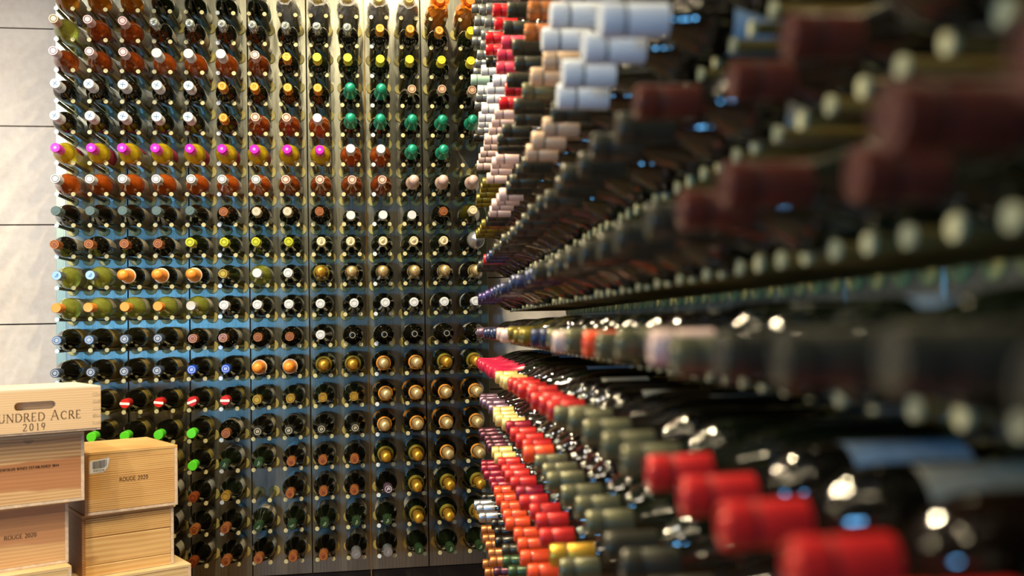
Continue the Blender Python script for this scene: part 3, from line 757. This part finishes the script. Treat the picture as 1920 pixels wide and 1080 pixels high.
def text_polys(txt, h, x, z, thick=.11, track=.16, small=None, align='c'):
    """returns polygons in the XZ plane; small = set of letter positions set larger"""
    P = []; cur = 0.; out = []
    for n_, ch in enumerate(txt):
        st, sf, w_ = glyph(ch); sc = (1.22 if small and n_ in small else 1.0)
        out.append((cur, st, sf, sc)); cur += (w_+track)*sc
    tot = (cur-track)*h
    x0 = x-tot/2 if align == 'c' else x-tot
    for cx0, st, sf, sc in out:
        for (a, b), (c, d), t in st:
            ax_, az_, bx2, bz = x0+(cx0+a*sc)*h, z+b*h*sc, x0+(cx0+c*sc)*h, z+d*h*sc
            L = math.hypot(bx2-ax_, bz-az_) or 1e-6; ux, uz = (bx2-ax_)/L, (bz-az_)/L; hw = thick*t*h/2
            e = hw*.35
            P.append([(ax_-ux*e+uz*hw, az_-uz*e-ux*hw), (bx2+ux*e+uz*hw, bz+uz*e-ux*hw), (bx2+ux*e-uz*hw, bz+uz*e+ux*hw), (ax_-ux*e-uz*hw, az_-uz*e+ux*hw)])
        for a, b in sf:
            cx2, cz = x0+(cx0+a*sc)*h, z+b*h*sc; hw, hh = .13*h, .022*h
            P.append([(cx2-hw, cz-hh), (cx2+hw, cz-hh), (cx2+hw, cz+hh), (cx2-hw, cz+hh)])
    return P
CAZ = math.radians(62)
UX, UY = math.sin(CAZ), math.cos(CAZ); CRZ = math.atan2(UY, UX)
def crate_root(name, corner, w_, h, label, rz=CRZ):
    """corner: world position of the top right front corner; local x to the right, y into the crate, z up from its bottom"""
    ux, uy = math.cos(rz), math.sin(rz)
    return empty(name, label, 'wooden crate', 'wooden wine crates', (corner[0]-ux*w_, corner[1]-uy*w_, corner[2]-h), rz)
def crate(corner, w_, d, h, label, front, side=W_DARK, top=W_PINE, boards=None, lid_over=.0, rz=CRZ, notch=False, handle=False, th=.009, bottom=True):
    r = crate_root('wine_crate', corner, w_, h, label, rz)
    lt = .009
    # sides show their end grain on the front
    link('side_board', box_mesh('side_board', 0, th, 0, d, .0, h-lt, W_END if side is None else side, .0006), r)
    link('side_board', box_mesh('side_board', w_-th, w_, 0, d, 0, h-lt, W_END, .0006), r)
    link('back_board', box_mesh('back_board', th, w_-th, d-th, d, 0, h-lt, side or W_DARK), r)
    link('bottom_board', box_mesh('bottom_board', th, w_-th, .001, d-th, 0, .008, W_END), r)
    fy = .0008
    if handle:
        cx_, cz = w_/2, h-.040; hw, hr = .052, .0115
        lp = [(cx_+(hw-hr)*sx+hr*math.cos(a), cz+hr*math.sin(a)) for sx, a0 in ((1, -PI/2), (-1, PI/2)) for a in [a0+PI*i/10 for i in range(11)]]
        link('front_board', outline_mesh('front_board', [[(0+.0, .006), (w_-.0, .006), (w_-.0, h-.0), (0, h-.0)], lp], -.0015, .012, front), r)
    elif boards:
        z = .0085
        for (a, b, mt) in boards:
            link('front_board', box_mesh('front_board', th+.0002, w_-th-.0002, fy, .0105, a, b-.0016, mt, .0014), r)
    else:
        link('front_board', box_mesh('front_board', th+.0002, w_-th-.0002, fy, .0105, .0085, h-lt-.0004, front, .0006), r)
    o = lid_over
    if not handle:
        link('lid', box_mesh('lid', -o, w_+o, -o, d+o, h-lt, h, top, .0008), r)
    return r
def put(r, name, polys, m, y=-.0002, depth=.0005):
    return link(name, poly_mesh(name, polys, depth, m, y), r)
def wz(z): return EYE+z
# right stack
KR, KL = 1.02, .97
def RC_(x, y, z, w_, d, h, *a, **k): return crate((x*KR, y*KR, EYE+z*KR), w_*KR, d*KR, h*KR, *a, **k)
def LC_(x, y, z, w_, d, h, *a, **k): return crate((x*KL, y*KL, EYE+z*KL), w_*KL, d*KL, h*KL, *a, **k)
A = RC_(-.552, 3.098, -.343, .265, .31, .180, 'ringed pine crate with barcode sticker, top of the right stack', W_PINE, top=W_PINE)
put(A, 'lettering', text_polys('ROUGE 2020', .0115, .139, .090, thick=.15, track=.10), M_INK, .0008)
sx0, sz0 = .012, .121
stk = [(sx0, sz0), (sx0+.040, sz0+.002), (sx0+.052, sz0+.017), (sx0+.058, sz0+.043), (sx0+.001, sz0+.037)]
put(A, 'barcode_sticker', [stk], M_STICK, .0006, .0004)
bars = []; xx = sx0+.009; rb_ = random.Random(3)
while xx < sx0+.050:
    wd = rb_.choice((.0006, .0010, .0016)); top_ = sz0+.034+(xx-sx0)*.10
    bot = sz0+.0125+(xx-sx0)*.05+(max(0, xx-sx0-.040))*.6
    bars.append([(xx, bot), (xx+wd, bot), (xx+wd, top_), (xx, top_)]); xx += wd+rb_.choice((.0006, .0009))
put(A, 'barcode', bars, M_BAR, .0002, .0003)
put(A, 'barcode_digits', text_polys('81024210', .0058, sx0+.027, sz0+.0050, thick=.16, track=.12), M_BAR, .0002, .0003)
B = RC_(-.566, 3.107, -.524, .262, .30, .178, 'knotty pine crate of stacked boards, second in the right stack', W_KNOT, side=W_DARK, top=W_PINE,
        boards=[(.0, .034, W_KNOT), (.034, .114, W_KNOT), (.114, .1725, W_PINE)])
C = RC_(-.515, 3.10, -.703, .335, .36, .190, 'wide pale pine crate, third in the right stack', W_LIGHT, top=W_LIGHT)
hD = EYE-.894*KR
D_ = crate((-.53*KR, 3.105*KR, hD), .33, .35, hD, 'pine crate on the floor under the right stack', W_PINE, top=W_PINE)
# left stack
L1 = LC_(-.750, 3.005, -.158, .350, .31, .121, 'pale crate with hand slot and lettering, top of the left stack', W_PALE, top=W_PALE, handle=True)
w1, h1 = .350*KL, .121*KL
link('slot_backing', box_mesh('slot_backing', .012, w1-.012, .020, .026, .010, h1-.001, W_PALE), L1)  # pale backing added so the hand slot shows a lit interior
hs = []
for q in range(5): hs.append([(w1-.022, .016+q*.020), (w1-.001, .016+q*.020), (w1-.001, .025+q*.020), (w1-.022, .025+q*.020)])
put(L1, 'finger_joint', hs, mat('joint_end_grain', 'c0a684', .7, noise=.2, scale=90), -.0014, .0006)
link('lid', box_mesh('lid', .0, w1, -.0014, .31*KL, h1+.0003, h1+.006, wood_mat('whitish_pine', 'e6d6bb', 'd9c4a2', grain=16)), L1)
put(L1, 'lettering', text_polys('HUNDRED ACRE', .0218, .170, .0365, thick=.12, track=.17, small={0, 8}), M_INK, -.0014)
put(L1, 'lettering', text_polys('2019', .0185, .167, .0112, thick=.12, track=.30), M_INK, -.0014)
L2 = LC_(-.801, 3.026, -.285, .290, .30, .200, 'crate with reddish heartwood band, second in the left stack', W_RED, top=W_LIGHT, side=W_LIGHT)
put(L2, 'lettering', text_polys('PENFOLDS WINES ESTABLISHED 1844', .0068, .138, .102, thick=.24, track=.13), M_INK, .0008)
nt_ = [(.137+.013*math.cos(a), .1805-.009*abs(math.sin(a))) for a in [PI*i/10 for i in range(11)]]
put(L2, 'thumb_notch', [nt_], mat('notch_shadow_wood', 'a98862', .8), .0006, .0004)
L3 = LC_(-.851, 3.046, -.487, .265, .31, .180, 'pinkish pine crate stamped with a year, third in the left stack', W_RED2, top=W_PINE)
put(L3, 'lettering', text_polys('ROUGE 2020', .0112, .133, .085, thick=.15, track=.10), M_INK, .0008)
L4 = LC_(-.830, 3.00, -.668, .330, .36, .205, 'pale wide crate, fourth in the left stack', W_LIGHT, top=W_LIGHT)
hD = EYE-.874*KL
L5 = crate((-.84*KL, 3.01*KL, hD), .325, .35, hD, 'pine crate on the floor under the left stack', W_PINE, top=W_PINE)
